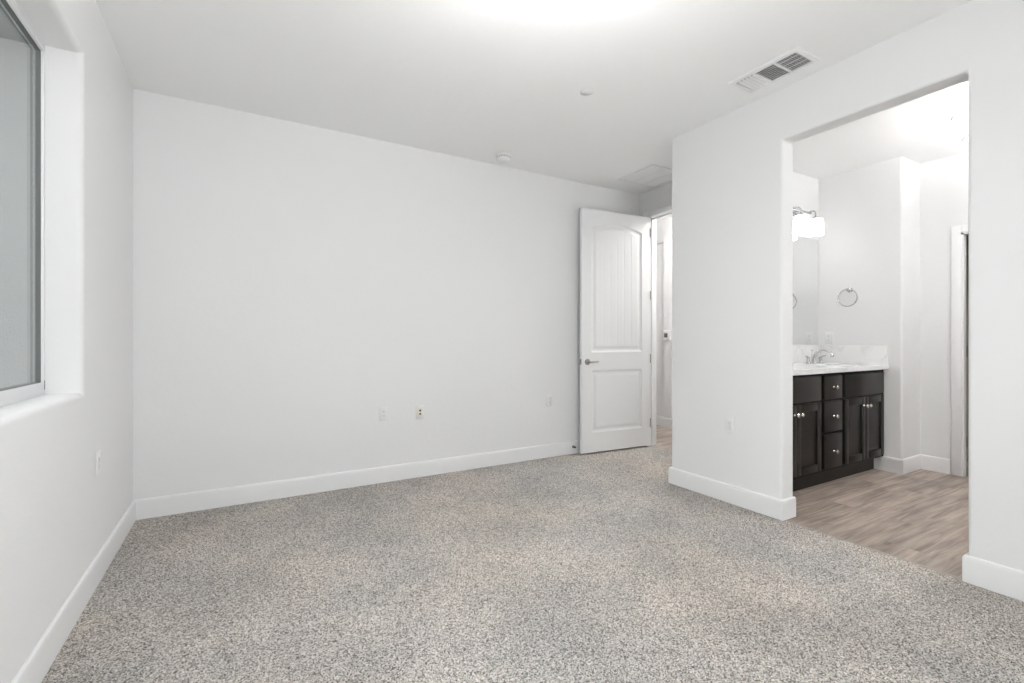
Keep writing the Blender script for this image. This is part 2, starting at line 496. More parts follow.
RX0, RX1, RZ0, RZ1 = -0.15, 2.20, 0.02, 2.40            # patio door added behind the camera for fill light
b = grid_wall('Y', YR - 0.15, YR, [XL - .15, RX0, RX1, XR + .05], [-0.05, RZ0, RZ1, CZ + .03], {(1, 1)})
struct('wall_rear', b, m_wall, 'white bedroom wall behind the camera', 'wall')
# hall beyond the entry door
HX = 4.86
b = grid_wall('X', HX, HX + 0.025, [YM + .1, 4.395, 5.3], [-0.05, 2.44, CZ + .03], {(1, 0)})
struct('wall_hall', b, m_wall, 'white hall wall seen past the door with a small control on it', 'wall')
b = BM(); box(b, HX + 0.03, HX + 0.2, 4.39, 5.6, -0.05, CZ + .03); box(b, XE, HX + .2, 5.5, 5.6, -0.05, CZ + .03); box(b, XE, XE + .115, YB, 5.6, -0.05, CZ + .03)
struct('wall_hall_end', b, m_wall, 'white end of the hall left of the recess', 'wall')

# ------------------------------------------------------------------ setting: baseboards
baseboard('baseboard_left', [(XL, YB), (XL, YR)], 'white baseboard along the left wall under the window')
baseboard('baseboard_back', [(XE, YB), (XL, YB)], 'white baseboard along the long back wall')
baseboard('baseboard_right', [(XR2, OY1), (XR, OY1), (XR, YE), (XE, YE)], 'white baseboard wrapping the wall left of the bathroom opening', )
baseboard('baseboard_front', [(XR, YR), (XR, OY0), (XR2, OY0)], 'white baseboard right of the bathroom opening, near the camera')
baseboard('baseboard_bathroom', [(XB, CY1 + 0.068), (XB, YT), (XT, YT), (XT, 2.03)], 'white baseboard turning the corner beside the vanity', WZ)
baseboard('baseboard_hall', [(HX, YE), (HX, 4.395), (HX + .03, 4.395), (HX + .03, 5.5)], 'white baseboard at the foot of the hall wall', WZ)
b = BM(); box(b, XR + 0.008, XR + 0.030, OY0 + .017, OY1 - .017, WZ, WZ + 0.006, 0.002)
struct('trim_2', b, m_strip, 'thin threshold strip between carpet and wood floor', 'threshold strip')

# ------------------------------------------------------------------ setting: casings and jambs
def casing_frame(x, side, y0, y1, zt, w, z0, th=0.016):
    """casing round a doorway on a wall standing across X; side -1: on the face looking to -X"""
    bm = BM()
    xa, xb = (x - th, x + .001) if side < 0 else (x - .001, x + th)
    for (a, c, d, e) in ((y0 - w, y0, z0, zt + w), (y1, y1 + w, z0, zt + w), (y0 - .001, y1 + .001, zt, zt + w)):
        box(bm, xa, xb, a, c, d, e, 0.004, 2)
    return bm
d1f = thing('trim_1', 'white casing and jamb around the entry doorway', 'door frame', (XE, DY1, 0), kind='structure')
obj('casing', casing_frame(XE, -1, DY0 - .006, DY1 + .006, DZ + .006, 0.057, 0), m_trim, d1f, True)
b = BM()
box(b, XE - .004, XE + .119, DY1, DY1 + JT, 0, DZ + JT); box(b, XE - .004, XE + .119, DY0 - JT, DY0, 0, DZ + JT); box(b, XE - .004, XE + .119, DY0, DY1, DZ, DZ + JT)
box(b, XE + .042, XE + .077, DY1 - .012, DY1, 0, DZ); box(b, XE + .042, XE + .077, DY0, DY0 + .012, 0, DZ); box(b, XE + .042, XE + .077, DY0, DY1, DZ - .012, DZ)
obj('jamb', b, m_trim, d1f, True)
d2f = thing('trim_3', 'white casing around the narrow slice of bathroom side doorway', 'door frame', (XB, CY1, 0), kind='structure')
obj('casing', casing_frame(XB, -1, CY1 - .76 + .004, CY1 - .004, CZT - .004, 0.066, WZ), m_trim, d2f, True)
b = BM(); box(b, XB - .006, XB + .045, CY1 - .018, CY1 - .001, WZ, CZT - .018); box(b, XB - .006, XB + .045, CY1 - .76, CY1 - .018, CZT - .018, CZT - .001)
obj('jamb', b, m_trim, d2f, True)
b = BM()
for z in (0.28, 1.05, 1.82):
    box(b, XB + .046, XB + .06, CY1 - .022, CY1 - .004, z - .045, z + .045, .003)
obj('hinge', b, m_bronze, d2f, True)

# ------------------------------------------------------------------ window_1
def window_unit(name, label, x_in, y0, y1, z0, z1):
    """horizontal slider in a reveal; x_in: room-side face of the frame"""
    w = thing(name, label, 'window', (x_in - .03, (y0 + y1) / 2, z0), kind='structure')
    def ring(bm, xa, xb, a, c, d, e, t, bev=.003):
        box(bm, xa, xb, a, c, d, d + t, bev); box(bm, xa, xb, a, c, e - t, e, bev)
        box(bm, xa, xb, a, a + t, d + t * .9, e - t * .9, bev); box(bm, xa, xb, c - t, c, d + t * .9, e - t * .9, bev)
    ym = (y0 + y1) / 2; sw, sb, st = .018, .056, .036
    b = BM()
    box(b, x_in - .0275, x_in, y0, y1, z0, z0 + sb, .002); box(b, x_in - .0275, x_in, y0, y1, z1 - st, z1, .002)
    box(b, x_in - .0275, x_in, y0, y0 + sw, z0 + sb - .002, z1 - st + .002, .002); box(b, x_in - .0275, x_in, y1 - sw, y1, z0 + sb - .002, z1 - st + .002, .002)
    obj('window_frame', b, m_vinyl, w, True)
    b = BM(); box(b, x_in - .036, x_in - .004, ym - .022, ym + .022, z0 + sb - .002, z1 - st + .002, .002)
    obj('meeting_stile', b, m_vinyl, w, True)
    g = BM()
    for a, c in ((y0 + sw - .0005, ym - .021), (ym + .021, y1 - sw + .0005)):
        ring(g, x_in - .026, x_in - .009, a, c, z0 + sb - .0005, z1 - st + .0005, .002, 0)
    obj('gasket', g, m_gasket, w, True, 'grey glazing gasket')
    for a, c in ((y0 + sw - .004, ym - .018), (ym + .018, y1 - sw + .004)):
        p = BM(); box(p, x_in - .030, x_in - .025, a, c, z0 + sb - .004, z1 - st + .004)
        obj('pane', p, m_glass, w, True)
    return w
win = window_unit('window_1', 'white vinyl window set deep in the left wall', XL - .123, WY0, WY1 + .002, WZ0 - .004, WZ1 + .002)
b = BM(); box(b, XL - .1245, XL - .1215, WY1 - .011, WY1 - .007, WZ0 + .022, WZ0 + .060)
obj('weep_slot', b, m_gasket, win, True)

# ------------------------------------------------------------------ outside the window
b = BM(); box(b, -6.0, XL - 0.55, 4.5, 4.65, -0.3, 4.4)
b2 = BM(); box(b2, -5.2, -5.0, -0.1, 4.65, -0.3, 2.0); box(b2, -5.2, XL - .15, -0.3, -0.1, -0.3, 4.4)  # unseen walls added to keep sky light off the window reveal
struct('wall_sky_block', b2, m_stucco, 'added unseen stucco walls outside the window, blocking sky light', 'exterior wall')
wing = struct('wall_exterior', b, m_stucco, 'grey stucco wall of the house wing outside the window', 'exterior wall')
b = BM(); box(b, -6.0, XL - 0.15, 3.5, 4.5, 3.20, 3.30)
struct('trim_4', b, m_soffit, 'dark soffit seen through the top of the window', 'soffit')
b = BM(); box(b, -9, XL - 0.15, -6, 4.6, -0.35, -0.25)
struct('ground', b, m_concrete, 'concrete ground outside the window', 'ground')

# ------------------------------------------------------------------ entry door
def door_leaf():
    """leaf local frame: x from the hinge edge to the free edge, face looks to -Y, z up"""
    W_, H_, T = 0.880, 2.444, 0.035
    xs = np.unique(np.round(np.concatenate([np.linspace(0, W_, 150), [0.0, W_]]), 5))
    zs = np.unique(np.round(np.linspace(0, H_, 390), 5))
    X, Z = np.meshgrid(xs, zs, indexing='ij')
    x0, x1 = 0.112, 0.760
    def rect(za, zb):
        return np.minimum(np.minimum(X - x0, x1 - X), np.minimum(Z - za, zb - Z))
    lo = rect(0.200, 0.820)
    # upper panel with a cambered top
    xc = (x0 + x1) / 2; rise = 0.060; half = (x1 - x0) / 2; zs_ = 2.258
    Rr = (half ** 2 + rise ** 2) / (2 * rise); zc = zs_ + rise - Rr
    arc = Rr - np.sqrt((X - xc) ** 2 + (Z - zc) ** 2)
    up = np.minimum(np.minimum(X - x0, x1 - X), np.minimum(Z - 1.008, arc))
    def prof(d):
        return np.interp(d, [-0.001, 0.0, 0.006, 0.016, 0.022, 0.034, 0.052, 0.060], [0, 0, 0.006, 0.010, 0.010, 0.010, 0.0045, 0.004])
    dep = np.maximum(prof(lo), prof(up))
    # plank grooves in the upper panel's field
    inner = np.clip((up - 0.060) / 0.004, 0, 1)
    for gx in np.linspace(x0 + 0.060, x1 - 0.060, 7)[1:-1]:
        dep = dep + inner * np.interp(np.abs(X - gx), [0, 0.0045], [0.0019, 0.0])
    nx, nz = X.shape
    bm = BM()
    fr = [[bm.verts.new((X[i, j], -T + dep[i, j], Z[i, j])) for j in range(nz)] for i in range(nx)]
    for i in range(nx - 1):
        for j in range(nz - 1):
            bm.faces.new((fr[i][j], fr[i + 1][j], fr[i + 1][j + 1], fr[i][j + 1]))
    c = [bm.verts.new(p) for p in ((0, 0, 0), (W_, 0, 0), (W_, 0, H_), (0, 0, H_))]
    bm.faces.new((c[0], c[3], c[2], c[1]))
    bm.faces.new([c[0], c[1]] + [fr[i][0] for i in range(nx - 1, -1, -1)])
    bm.faces.new([c[3], c[2]] + [fr[i][nz - 1] for i in range(nx - 1, -1, -1)])
    bm.faces.new([c[0], c[3]] + [fr[0][j] for j in range(nz - 1, -1, -1)])
    bm.faces.new([c[1], c[2]] + [fr[nx - 1][j] for j in range(nz - 1, -1, -1)])
    return bm
hx, hy = 3.812, 3.668
ang = math.atan2(3.730 - hy, 2.908 - hx)
door = thing('door_1', 'open white two-panel door with an arched plank panel, swung against the back wall', 'door', (hx, hy, 0.016), ang, kind='structure')
# in the leaf's frame +X runs to the free edge; the camera side is +Y after that turn, so mirror Y
def flipy(bm):
    bmesh.ops.scale(bm, verts=bm.verts, vec=(1, -1, 1)); return bm
obj('door_panel', flipy(door_leaf()), m_door, door)
def lever(sy):
    b = BM()
    y0 = -0.035 if sy < 0 else 0.0
    s = -1 if sy < 0 else 1
    lathe(b, [(0.0, 0), (0.032, 0), (0.032, 0.006), (0.027, 0.011), (0.013, 0.013), (0.011, 0.032), (0.0, 0.033)] if s > 0 else
          [(0.0, 0), (0.032, 0), (0.032, -0.006), (0.027, -0.011), (0.013, -0.013), (0.011, -0.032), (0.0, -0.033)], (0.812, y0, 0.912), 'Y', 28)
    yy = y0 + s * 0.040
    tube(b, [(0.812, y0 + s * .030, 0.912), (0.812, yy, 0.912)], [0.0105, 0.0105], 14)
    tube(b, [(0.820, yy, 0.912), (0.795, yy, 0.9125), (0.765, yy + s * .002, 0.913), (0.73, yy + s * .001, 0.914), (0.702, yy - s * .003, 0.915)], [0.0105, 0.010, 0.0085, 0.0075, 0.0065], 14)
    return b
h = obj('door_handle', flipy(lever(-1)), m_nickel, door, label='satin nickel lever handle')
obj('door_handle', flipy(lever(1)), m_nickel, door, label='satin nickel lever handle on the hidden face')
b = BM(); box(b, 0.8795, 0.8825, -0.031, -0.004, 0.912 - .028, 0.912 + .028, .001); box(b, 0.882, 0.890, -0.024, -0.011, 0.912 - .009, 0.912 + .009, .003)
obj('latch', flipy(b), m_nickel, door, label='satin nickel latch plate')
for z in (0.24, 0.93, 1.61, 2.28):
    b = BM(); lathe(b, [(0, -.048), (0.0048, -.046), (0.0048, .046), (0, .048)], (-0.002, -0.040, z), 'Z', 12)
    box(b, -0.0045, -0.001, -0.038, -0.002, z - .044, z + .044)
    obj('hinge', flipy(b), m_nickel, door, label='satin nickel hinge')
# door stop on the baseboard behind the door
ds = thing('door_stop', 'small dark door stop on the back baseboard at the door edge', 'door stop', (2.897, YB - .0145, 0.072))
b = BM(); lathe(b, [(0, 0.001), (0.014, 0.001), (0.013, -0.005), (0.005, -0.007), (0.005, -0.026)], (0, 0, 0), 'Y', 20)
obj('rod', b, m_bronze, ds)
b = BM(); lathe(b, [(0.005, -0.025), (0.009, -0.026), (0.0095, -0.034), (0.007, -0.037), (0, -0.038)], (0, 0, 0), 'Y', 20)
obj('rubber_tip', b, m_rubber, ds, label='black rubber tip')

# ------------------------------------------------------------------ outlets and plates (local frame: back on y=0, faces -Y)
def plate_bm(w=0.070, hgt=0.115):
    b = BM(); box(b, -w / 2, w / 2, -0.0055, 0, -hgt / 2, hgt / 2, 0.0022, 2); return b
def outlet(label, loc, rz, group='wall outlets'):
    t = thing('wall_outlet', label, 'outlet', loc, rz, group)
    obj('cover_plate', plate_bm(), m_plast, t)
    b = BM(); box(b, -0.0167, 0.0167, -0.0075, -0.004, -0.0335, 0.0335, 0.001, 1)
    r = obj('receptacle', b, m_plast, t)
    b = BM()
    for zc in (-0.017, 0.017):
        box(b, -0.0075, -0.0055, -0.0079, -0.007, zc - .001, zc + .007); box(b, 0.0055, 0.0075, -0.0079, -0.007, zc - .000, zc + .006)
        lathe(b, [(0, -.0079), (.0024, -.0079), (.0024, -.007)], (0, 0, zc - .008), 'Y', 10)
    obj('slot', b, m_dark, r, label='dark slots')
    return t
o1 = outlet('white outlet left of the ivory jack plate, low on the back wall', (0.999, YB, 0.552), 0)
def another(label, loc, rz):
    c = copy_tree(o1); c.location = loc; c.rotation_euler = (0, 0, rz); c['label'] = label
    return c
another('white outlet on the back wall near the open door', (2.614, YB, 0.559), 0)
another('white outlet low on the left wall below the window corner', (XL, 2.93, 0.560), R(90))
another('white outlet on the right wall left of the bathroom opening', (XR, 2.100, 0.545), R(-90))
another('white outlet above the vanity side splash under the towel ring', (XT, 2.405, 1.166), R(-90))
jk = thing('cable_plate', 'ivory jack plate with two dark sockets on the back wall', 'jack plate', (1.301, YB, 0.541), 0)
obj('cover_plate', plate_bm(), m_plast, jk)
b = BM(); box(b, -0.021, 0.021, -0.0075, -0.004, -0.036, 0.036, 0.001, 1)
ji = obj('insert', b, m_ivory, jk, label='ivory insert')
for z in (-0.014, 0.014):
    b = BM(); lathe(b, [(0.0085, -.006), (0.0085, -.010), (0.0035, -.010)], (0, 0, z), 'Y', 16); lathe(b, [(0, -.0102), (0.006, -.0102), (0.006, -.008)], (0, 0, z), 'Y', 16)
    obj('socket', b, m_dark, ji, label='dark round socket')
th = thing('thermostat', 'small white wall control with a dark grey screen in the hall', 'thermostat', (HX, 4.335, 1.205), R(-90))
b = BM(); box(b, -0.060, 0.060, -0.022, 0, -0.065, 0.065, 0.006, 3)
obj('housing', b, m_plast, th)
b = BM(); box(b, -0.030, 0.024, -0.0235, -0.020, -0.030, 0.026, 0.001)
obj('screen', b, m_grey, th, label='dark grey screen')

# ------------------------------------------------------------------ ceiling vents
def supply_vent():
    x0, x1, y0, y1 = 2.632, 2.868, 1.440, 1.862
    t = thing('ceiling_vent', 'long white ceiling register with open louvres by the right wall', 'vent', ((x0 + x1) / 2, (y0 + y1) / 2, CZ))
    z1 = CZ
    fw = 0.030
    b = BM()
    ring = []
    for ox, oz in ((0.0, z1), (0.001, z1 - .004), (0.006, z1 - .007), (fw - .004, z1 - .012), (fw, z1 - .0105), (fw, z1)):
        ring.append([b.verts.new(p) for p in ((x0 + ox, y0 + ox, oz), (x1 - ox, y0 + ox, oz), (x1 - ox, y1 - ox, oz), (x0 + ox, y1 - ox, oz))])
    for a, c in zip(ring, ring[1:] + ring[:1]):
        for k in range(4):
            b.faces.new((a[k], a[(k + 1) % 4], c[(k + 1) % 4], c[k]))
    fr_ = obj('vent_frame', b, m_vent, t, True)
    ix0, ix1, iy0, iy1 = x0 + fw, x1 - fw, y0 + fw, y1 - fw
    b = BM(); box(b, ix0 - .001, ix1 + .001, iy0 - .001, iy1 + .001, z1 - .0015, z1 - .0005)
    obj('duct', b, m_duct_shade, t, True, 'grey plate behind the louvres painted as duct shade')
    ya, yb = iy0 + (iy1 - iy0) * 0.335, iy0 + (iy1 - iy0) * 0.675
    for y in (ya, yb):
        b = BM(); box(b, ix0, ix1, y - .006, y + .006, z1 - .011, z1 - .001, .001)
        obj('divider', b, m_vent, t, True)
    def blade(bm, p, q, tilt_dir, w=0.013, hgt=0.010, zt=z1 - .0015):
        # a thin blade from p to q, its lower edge shifted along tilt_dir
        p = Vector((*p, zt)); q = Vector((*q, zt)); d = Vector((*tilt_dir, 0)) * w; dn = Vector((0, 0, -hgt))
        n = Vector((*tilt_dir, 0)) * .0012
        v = [bm.verts.new(c) for c in (p, q, q + d + dn, p + d + dn, p + n, q + n, q + d + dn + n, p + d + dn + n)]
        for f in ((0, 1, 2, 3), (7, 6, 5, 4), (0, 4, 5, 1), (2, 6, 7, 3), (1, 5, 6, 2), (0, 3, 7, 4)):
            bm.faces.new([v[i] for i in f])
    b = BM(); n = 8                                      # near bank: blades across, throwing to the near side
    for k in range(n):
        y = iy0 + .012 + (ya - .006 - iy0 - .006) * k / n
        blade(b, (ix0, y), (ix1, y), (0, -1), .007, .009)
    for k in range(1, 4):                                # damper bars behind
        x = ix0 + (ix1 - ix0) * k / 4
        box(b, x - .003, x + .003, iy0, ya, z1 - .004, z1 - .002)
    obj('louver_bank', b, m_vent, t, True)
    b = BM(); n = 8                                      # middle bank: blades lengthways
    for k in range(n):
        x = ix0 + .014 + (ix1 - ix0 - .014) * k / n
        blade(b, (x, ya + .006), (x, yb - .006), (-1, 0), .010, .009)
    obj('louver_bank', b, m_vent, t, True)
    b = BM(); n = 5                                      # far bank: blades across, throwing to the far side
    for k in range(n):
        y = yb + .008 + (iy1 - yb - .008) * k / n
        blade(b, (ix0 + .012, y), (ix1, y), (0, 1), .011, .008)
    obj('louver_bank', b, m_vent, t, True)
supply_vent()
def return_vent():
    x0, x1, y0, y1 = 3.262, 3.745, 3.070, 3.540
    t = thing('return_grille', 'large square white grille on the ceiling above the door', 'vent', ((x0 + x1) / 2, (y0 + y1) / 2, CZ))
    fw, z1 = 0.034, CZ
    b = BM(); ring = []
    for ox, oz in ((0.0, z1), (0.001, z1 - .006), (0.006, z1 - .009), (fw - .004, z1 - .012), (fw, z1 - .010), (fw, z1)):
        ring.append([b.verts.new(p) for p in ((x0 + ox, y0 + ox, oz), (x1 - ox, y0 + ox, oz), (x1 - ox, y1 - ox, oz), (x0 + ox, y1 - ox, oz))])
    for a, c in zip(ring, ring[1:] + ring[:1]):
        for k in range(4):
            b.faces.new((a[k], a[(k + 1) % 4], c[(k + 1) % 4], c[k]))
    obj('vent_frame', b, m_vent, t, True)
    b = BM(); box(b, x0 + fw, x1 - fw, y0 + fw, y1 - fw, z1 - .0018, z1 - .0005)
    obj('duct', b, m_duct_shade, t, True, 'grey plate behind the louvres painted as duct shade')
    b = BM(); n = 17
    for k in range(n):
        x = x0 + fw + (x1 - x0 - 2 * fw) * k / n
        p = [(x, z1 - .0020), (x + .0012, z1 - .0020), (x + .0172, z1 - .0095), (x + .016, z1 - .0105)]
        va = [b.verts.new((q[0], y0 + fw, q[1])) for q in p]; vb = [b.verts.new((q[0], y1 - fw, q[1])) for q in p]
        for i in range(4): b.faces.new((va[i], va[(i + 1) % 4], vb[(i + 1) % 4], vb[i]))
        b.faces.new(va); b.faces.new(vb)
    for k in (1, 2):
        x = x0 + fw + (x1 - x0 - 2 * fw) * k / 3
        box(b, x - .006, x + .006, y0 + fw, y1 - fw, z1 - .0125, z1 - .002, .001)
    obj('louver_bank', b, m_vent, t, True)
return_vent()

# ------------------------------------------------------------------ things on the ceilings
sd = thing('smoke_detector', 'round white smoke detector on the ceiling near the back wall', 'smoke detector', (1.985, 3.585, CZ))
b = BM(); lathe(b, [(0, 0), (0.072, 0), (0.072, -.006), (0.069, -.010), (0.058, -.012)], n=40)
obj('mounting_base', b, m_plast, sd)
b = BM(); lathe(b, [(0.054, -.011), (0.060, -.014), (0.060, -.032), (0.056, -.042), (0.046, -.050), (0.030, -.054), (0.0, -.055)], n=40)
dh = obj('dome', b, m_plast, sd)
b = BM()
for k in range(16):
    a = 2 * PI * k / 16
    c_ = Vector((math.cos(a) * .0603, math.sin(a) * .0603, -.020))
    bmesh.ops.create_cube(b, size=1, matrix=Matrix.Translation(c_) @ Matrix.Rotation(a, 4, 'Z') @ Matrix.Diagonal((.001, .014, .004, 1)))
obj('slot', b, m_grey, dh, label='grey vent slots')
sp = thing('sprinkler_cover', 'small flat white disc on the bedroom ceiling between vent and smoke detector', 'sprinkler cover', (1.937, 2.388, CZ))
b = BM(); lathe(b, [(0, -.0045), (0.040, -.0045), (0.0425, -.003), (0.0425, -.0015), (0.036, -.0015)], n=40)
obj('cover_plate', b, m_plast, sp)
b = BM(); lathe(b, [(0.033, -.003), (0.033, 0.0)], n=32)
obj('socket', b, m_grey, sp)
def bowl_light(label, loc, m, mb, drop=0.20):
    # semi-flush fixture: small canopy, stem, open opal bowl that also lights the ceiling
    t = thing('ceiling_light', label, 'ceiling light', loc)
    b = BM(); lathe(b, [(0, 0), (0.065, 0), (0.065, -.012), (0.050, -.022), (0, -.022)], n=36)
    obj('canopy', b, m_nickel, t, label='satin nickel canopy')
    b = BM(); tube(b, [(0, 0, -.018), (0, 0, -drop + .004)], 0.008, 12); lathe(b, [(0, -drop - .004), (.014, -drop - .002), (.014, -drop + .010), (.008, -drop + .014), (0, -drop + .014)], n=18)
    obj('stem', b, m_nickel, t, label='satin nickel stem')
    b = BM()
    z = -drop
    lathe(b, [(0, z), (0.05, z + .003), (0.095, z + .014), (0.135, z + .034), (0.160, z + .058), (0.170, z + .078), (0.166, z + .079), (0.155, z + .060), (0.131, z + .038), (0.092, z + .019), (0.05, z + .008), (0, z + .005)], n=48)
    obj('glass_bowl', b, m, t, label='glowing opal glass bowl')
    for sx_ in (-1, 1):
        b = BM(); lathe(b, [(0, z + .030), (.018, z + .033), (.028, z + .045), (.029, z + .058), (.022, z + .075), (.013, z + .088), (.012, z + .100), (0, z + .100)], (sx_ * .062, 0, 0), n=20)
        obj('bulb', b, mb, t, label='lit bulb')
    return t
bowl_light('lit ceiling light at the top edge of the photo, over the middle of the bedroom', (0.905, 1.185, CZ), m_bowl, m_bulb, 0.50)
def disc_light(name, label, loc, m, r=0.095, grp='round bathroom ceiling lights'):
    t = thing(name, label, 'ceiling light', loc, 0, grp)
    b = BM(); lathe(b, [(r, 0.0), (r, -.002), (r - .004, -.004), (r - .012, -.0045), (r - .014, -.003)], n=40)
    obj('trim_ring', b, m_plast, t)
    b = BM(); lathe(b, [(r - .013, -.003), (r - .018, -.0045), (r - .03, -.006), (r - .05, -.0068), (0, -.007)], n=40)
    obj('lens', b, m, t, label='lit lens')
    return t
dl = disc_light('downlight', 'nearer round bathroom ceiling light, cut by the opening edge', (4.42, 1.25, BZ), m_disc)
c = copy_tree(dl); c.location = (4.965, 1.352, BZ); c['label'] = 'farther bathroom ceiling light, only a sliver showing lower down'
bowl_light('added unseen fill light for the bathroom, hidden behind the wall right of the opening', (4.42, 0.55, BZ), m_bath_fill, m_bath_fill_bulb, 0.36)  # lamp added out of view to light the bathroom evenly
bowl_light('added unseen fill light for the hall and alcove, past the entry door', (4.40, 3.42, CZ), m_hall_fill, m_hall_fill_bulb, 0.16)  # lamp added out of view to brighten the hall and door alcove

# ------------------------------------------------------------------ bathroom vanity
VX0, VX1, VF = XR2 + 0.01, XT - 0.012, 1.945
van = thing('vanity_cabinet', 'dark espresso bathroom vanity with silver knobs under the white countertop', 'vanity', ((VX0 + VX1) / 2, 2.2, WZ))
FF = VF + 0.020                                       # face frame plane behind the fronts
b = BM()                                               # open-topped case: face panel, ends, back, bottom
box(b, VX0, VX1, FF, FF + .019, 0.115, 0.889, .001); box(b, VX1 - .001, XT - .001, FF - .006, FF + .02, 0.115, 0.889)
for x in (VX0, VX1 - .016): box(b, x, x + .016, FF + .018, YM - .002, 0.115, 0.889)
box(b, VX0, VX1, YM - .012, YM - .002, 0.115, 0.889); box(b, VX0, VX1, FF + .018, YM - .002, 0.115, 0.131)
obj('carcass', b, m_case_shade, van, True)
b = BM(); box(b, VX0, VX1 - .002, FF + 0.062, YM - .01, WZ, 0.12)
obj('toe_kick', b, m_espresso, van, True)
def slab(x0, x1, z0, z1):
    b = BM(); box(b, x0, x1, VF, FF + .001, z0, z1, .0025, 2); return b
def shaker(x0, x1, z0, z1, w=0.056):
    b = BM()
    box(b, x0, x0 + w, VF, FF + .001, z0, z1, .0018); box(b, x1 - w, x1, VF, FF + .001, z0, z1, .0018)
    box(b, x0 + w - .001, x1 - w + .001, VF, FF + .001, z0, z0 + w, .0018); box(b, x0 + w - .001, x1 - w + .001, VF, FF + .001, z1 - w, z1, .0018)
    box(b, x0 + w - .004, x1 - w + .004, VF + .012, FF + .001, z0 + w - .004, z1 - w + .004)
    return b
def knob(parent, x, z):
    b = BM()
    lathe(b, [(0, -0.0005), (0.010, -0.0005), (0.009, -0.004), (0.0055, -0.008), (0.0055, -0.016), (0.012, -0.020), (0.016, -0.024), (0.016, -0.029), (0.012, -0.033), (0, -0.035)], (x, VF, z), 'Y', 20)
    obj('knob', b, m_knob, parent, True, 'polished silver knob')
sx = [(3.205, 3.878), (3.922, 4.190), (4.236, 4.905)]
ZT0, ZT1, ZD0, ZD1 = 0.682, 0.868, 0.138, 0.664
for i in (0, 2):
    a, c_ = sx[i]
    obj('false_drawer_front', slab(a, c_, ZT0, ZT1), m_espresso, van, True)
    mid = (a + c_) / 2
    for x0, x1, kx in ((a, mid - .0015, mid - .029), (mid + .0015, c_, mid + .029)):
        d = obj('cabinet_door', shaker(x0, x1, ZD0, ZD1), m_espresso, van, True)
        knob(d, kx, 0.594)
a, c_ = sx[1]
for z0, z1 in ((ZT0, ZT1), (0.426, ZD1), (0.138, 0.406)):
    d = obj('drawer', slab(a, c_, z0, z1), m_espresso, van, True)
    knob(d, (a + c_) / 2 + .003, (z0 + z1) / 2 if z0 > .3 else 0.268)

CT0, CT1 = 0.890, 0.928
SINKS = [(4.54, 2.150)]
ct = thing('countertop', 'white veined quartz countertop on the dark vanity', 'countertop', ((VX0 + VX1) / 2, 2.2, CT0))
def counter_bm():
    bm = BM()
    x0, x1, y0, y1 = XR2 + .001, XT - .001, VF - .025, YM - .001
    sx_, sy_ = SINKS[0]; rx, ry = 0.225, 0.142
    n = 64
    def rectpt(a):
        dx, dy = math.cos(a), math.sin(a)
        ts = []
        if dx > 1e-9: ts.append((x1 - sx_) / dx)
        if dx < -1e-9: ts.append((x0 - sx_) / dx)
        if dy > 1e-9: ts.append((y1 - sy_) / dy)
        if dy < -1e-9: ts.append((y0 - sy_) / dy)
        t = min(ts); return (sx_ + dx * t, sy_ + dy * t)
    angs = [2 * PI * k / n for k in range(n)] + [math.atan2(y - sy_, x - sx_) % (2 * PI) for x in (x0, x1) for y in (y0, y1)]
    angs = sorted(set(round(a, 7) for a in angs))
    loops = {}
    for key, z in (('t', CT1), ('b', CT0)):
        loops[key + 'o'] = [bm.verts.new((*rectpt(a), z)) for a in angs]
        loops[key + 'i'] = [bm.verts.new((sx_ + rx * math.cos(a), sy_ + ry * math.sin(a), z)) for a in angs]
    m = len(angs)
    for k in range(m):
        j = (k + 1) % m
        bm.faces.new((loops['to'][k], loops['to'][j], loops['ti'][j], loops['ti'][k]))
        bm.faces.new((loops['bo'][k], loops['bo'][j], loops['bi'][j], loops['bi'][k]))
        bm.faces.new((loops['to'][k], loops['to'][j], loops['bo'][j], loops['bo'][k]))
        bm.faces.new((loops['ti'][k], loops['ti'][j], loops['bi'][j], loops['bi'][k]))
    return bm
obj('slab', counter_bm(), m_quartz, ct, True)
SPZ = 1.093
b = BM(); box(b, XR2 + .001, XT - .001, YM - .021, YM - .001, CT1, SPZ, .002)
tag(obj('backsplash', b, m_quartz), 'white quartz upstand along the wall under the mirror', 'backsplash')
b = BM(); box(b, XT - .021, XT - .001, VF - .022, YM - .020, CT1, SPZ, .002)
tag(obj('side_splash', b, m_quartz), 'white quartz upstand at the right end of the counter, under the towel ring', 'side splash')
b = BM()
pr = []
for k in range(9):
    a = PI / 2 * k / 8
    pr.append((max(0.0, math.cos(a)) * 1.0, -0.13 * math.sin(a) ** 0.8))
lathe(b, [(1.03, 0.0)] + [(r * .98 + .02 if r > .05 else 0.0, h) for r, h in pr], (0, 0, 0), 'Z', 48, cap=False)
bmesh.ops.scale(b, verts=b.verts, vec=(0.228, 0.145, 1))
bmesh.ops.translate(b, verts=b.verts, vec=(SINKS[0][0], SINKS[0][1], CT0 - .001))
obj('sink_basin', b, m_basin, ct, True, 'white undermount basin')

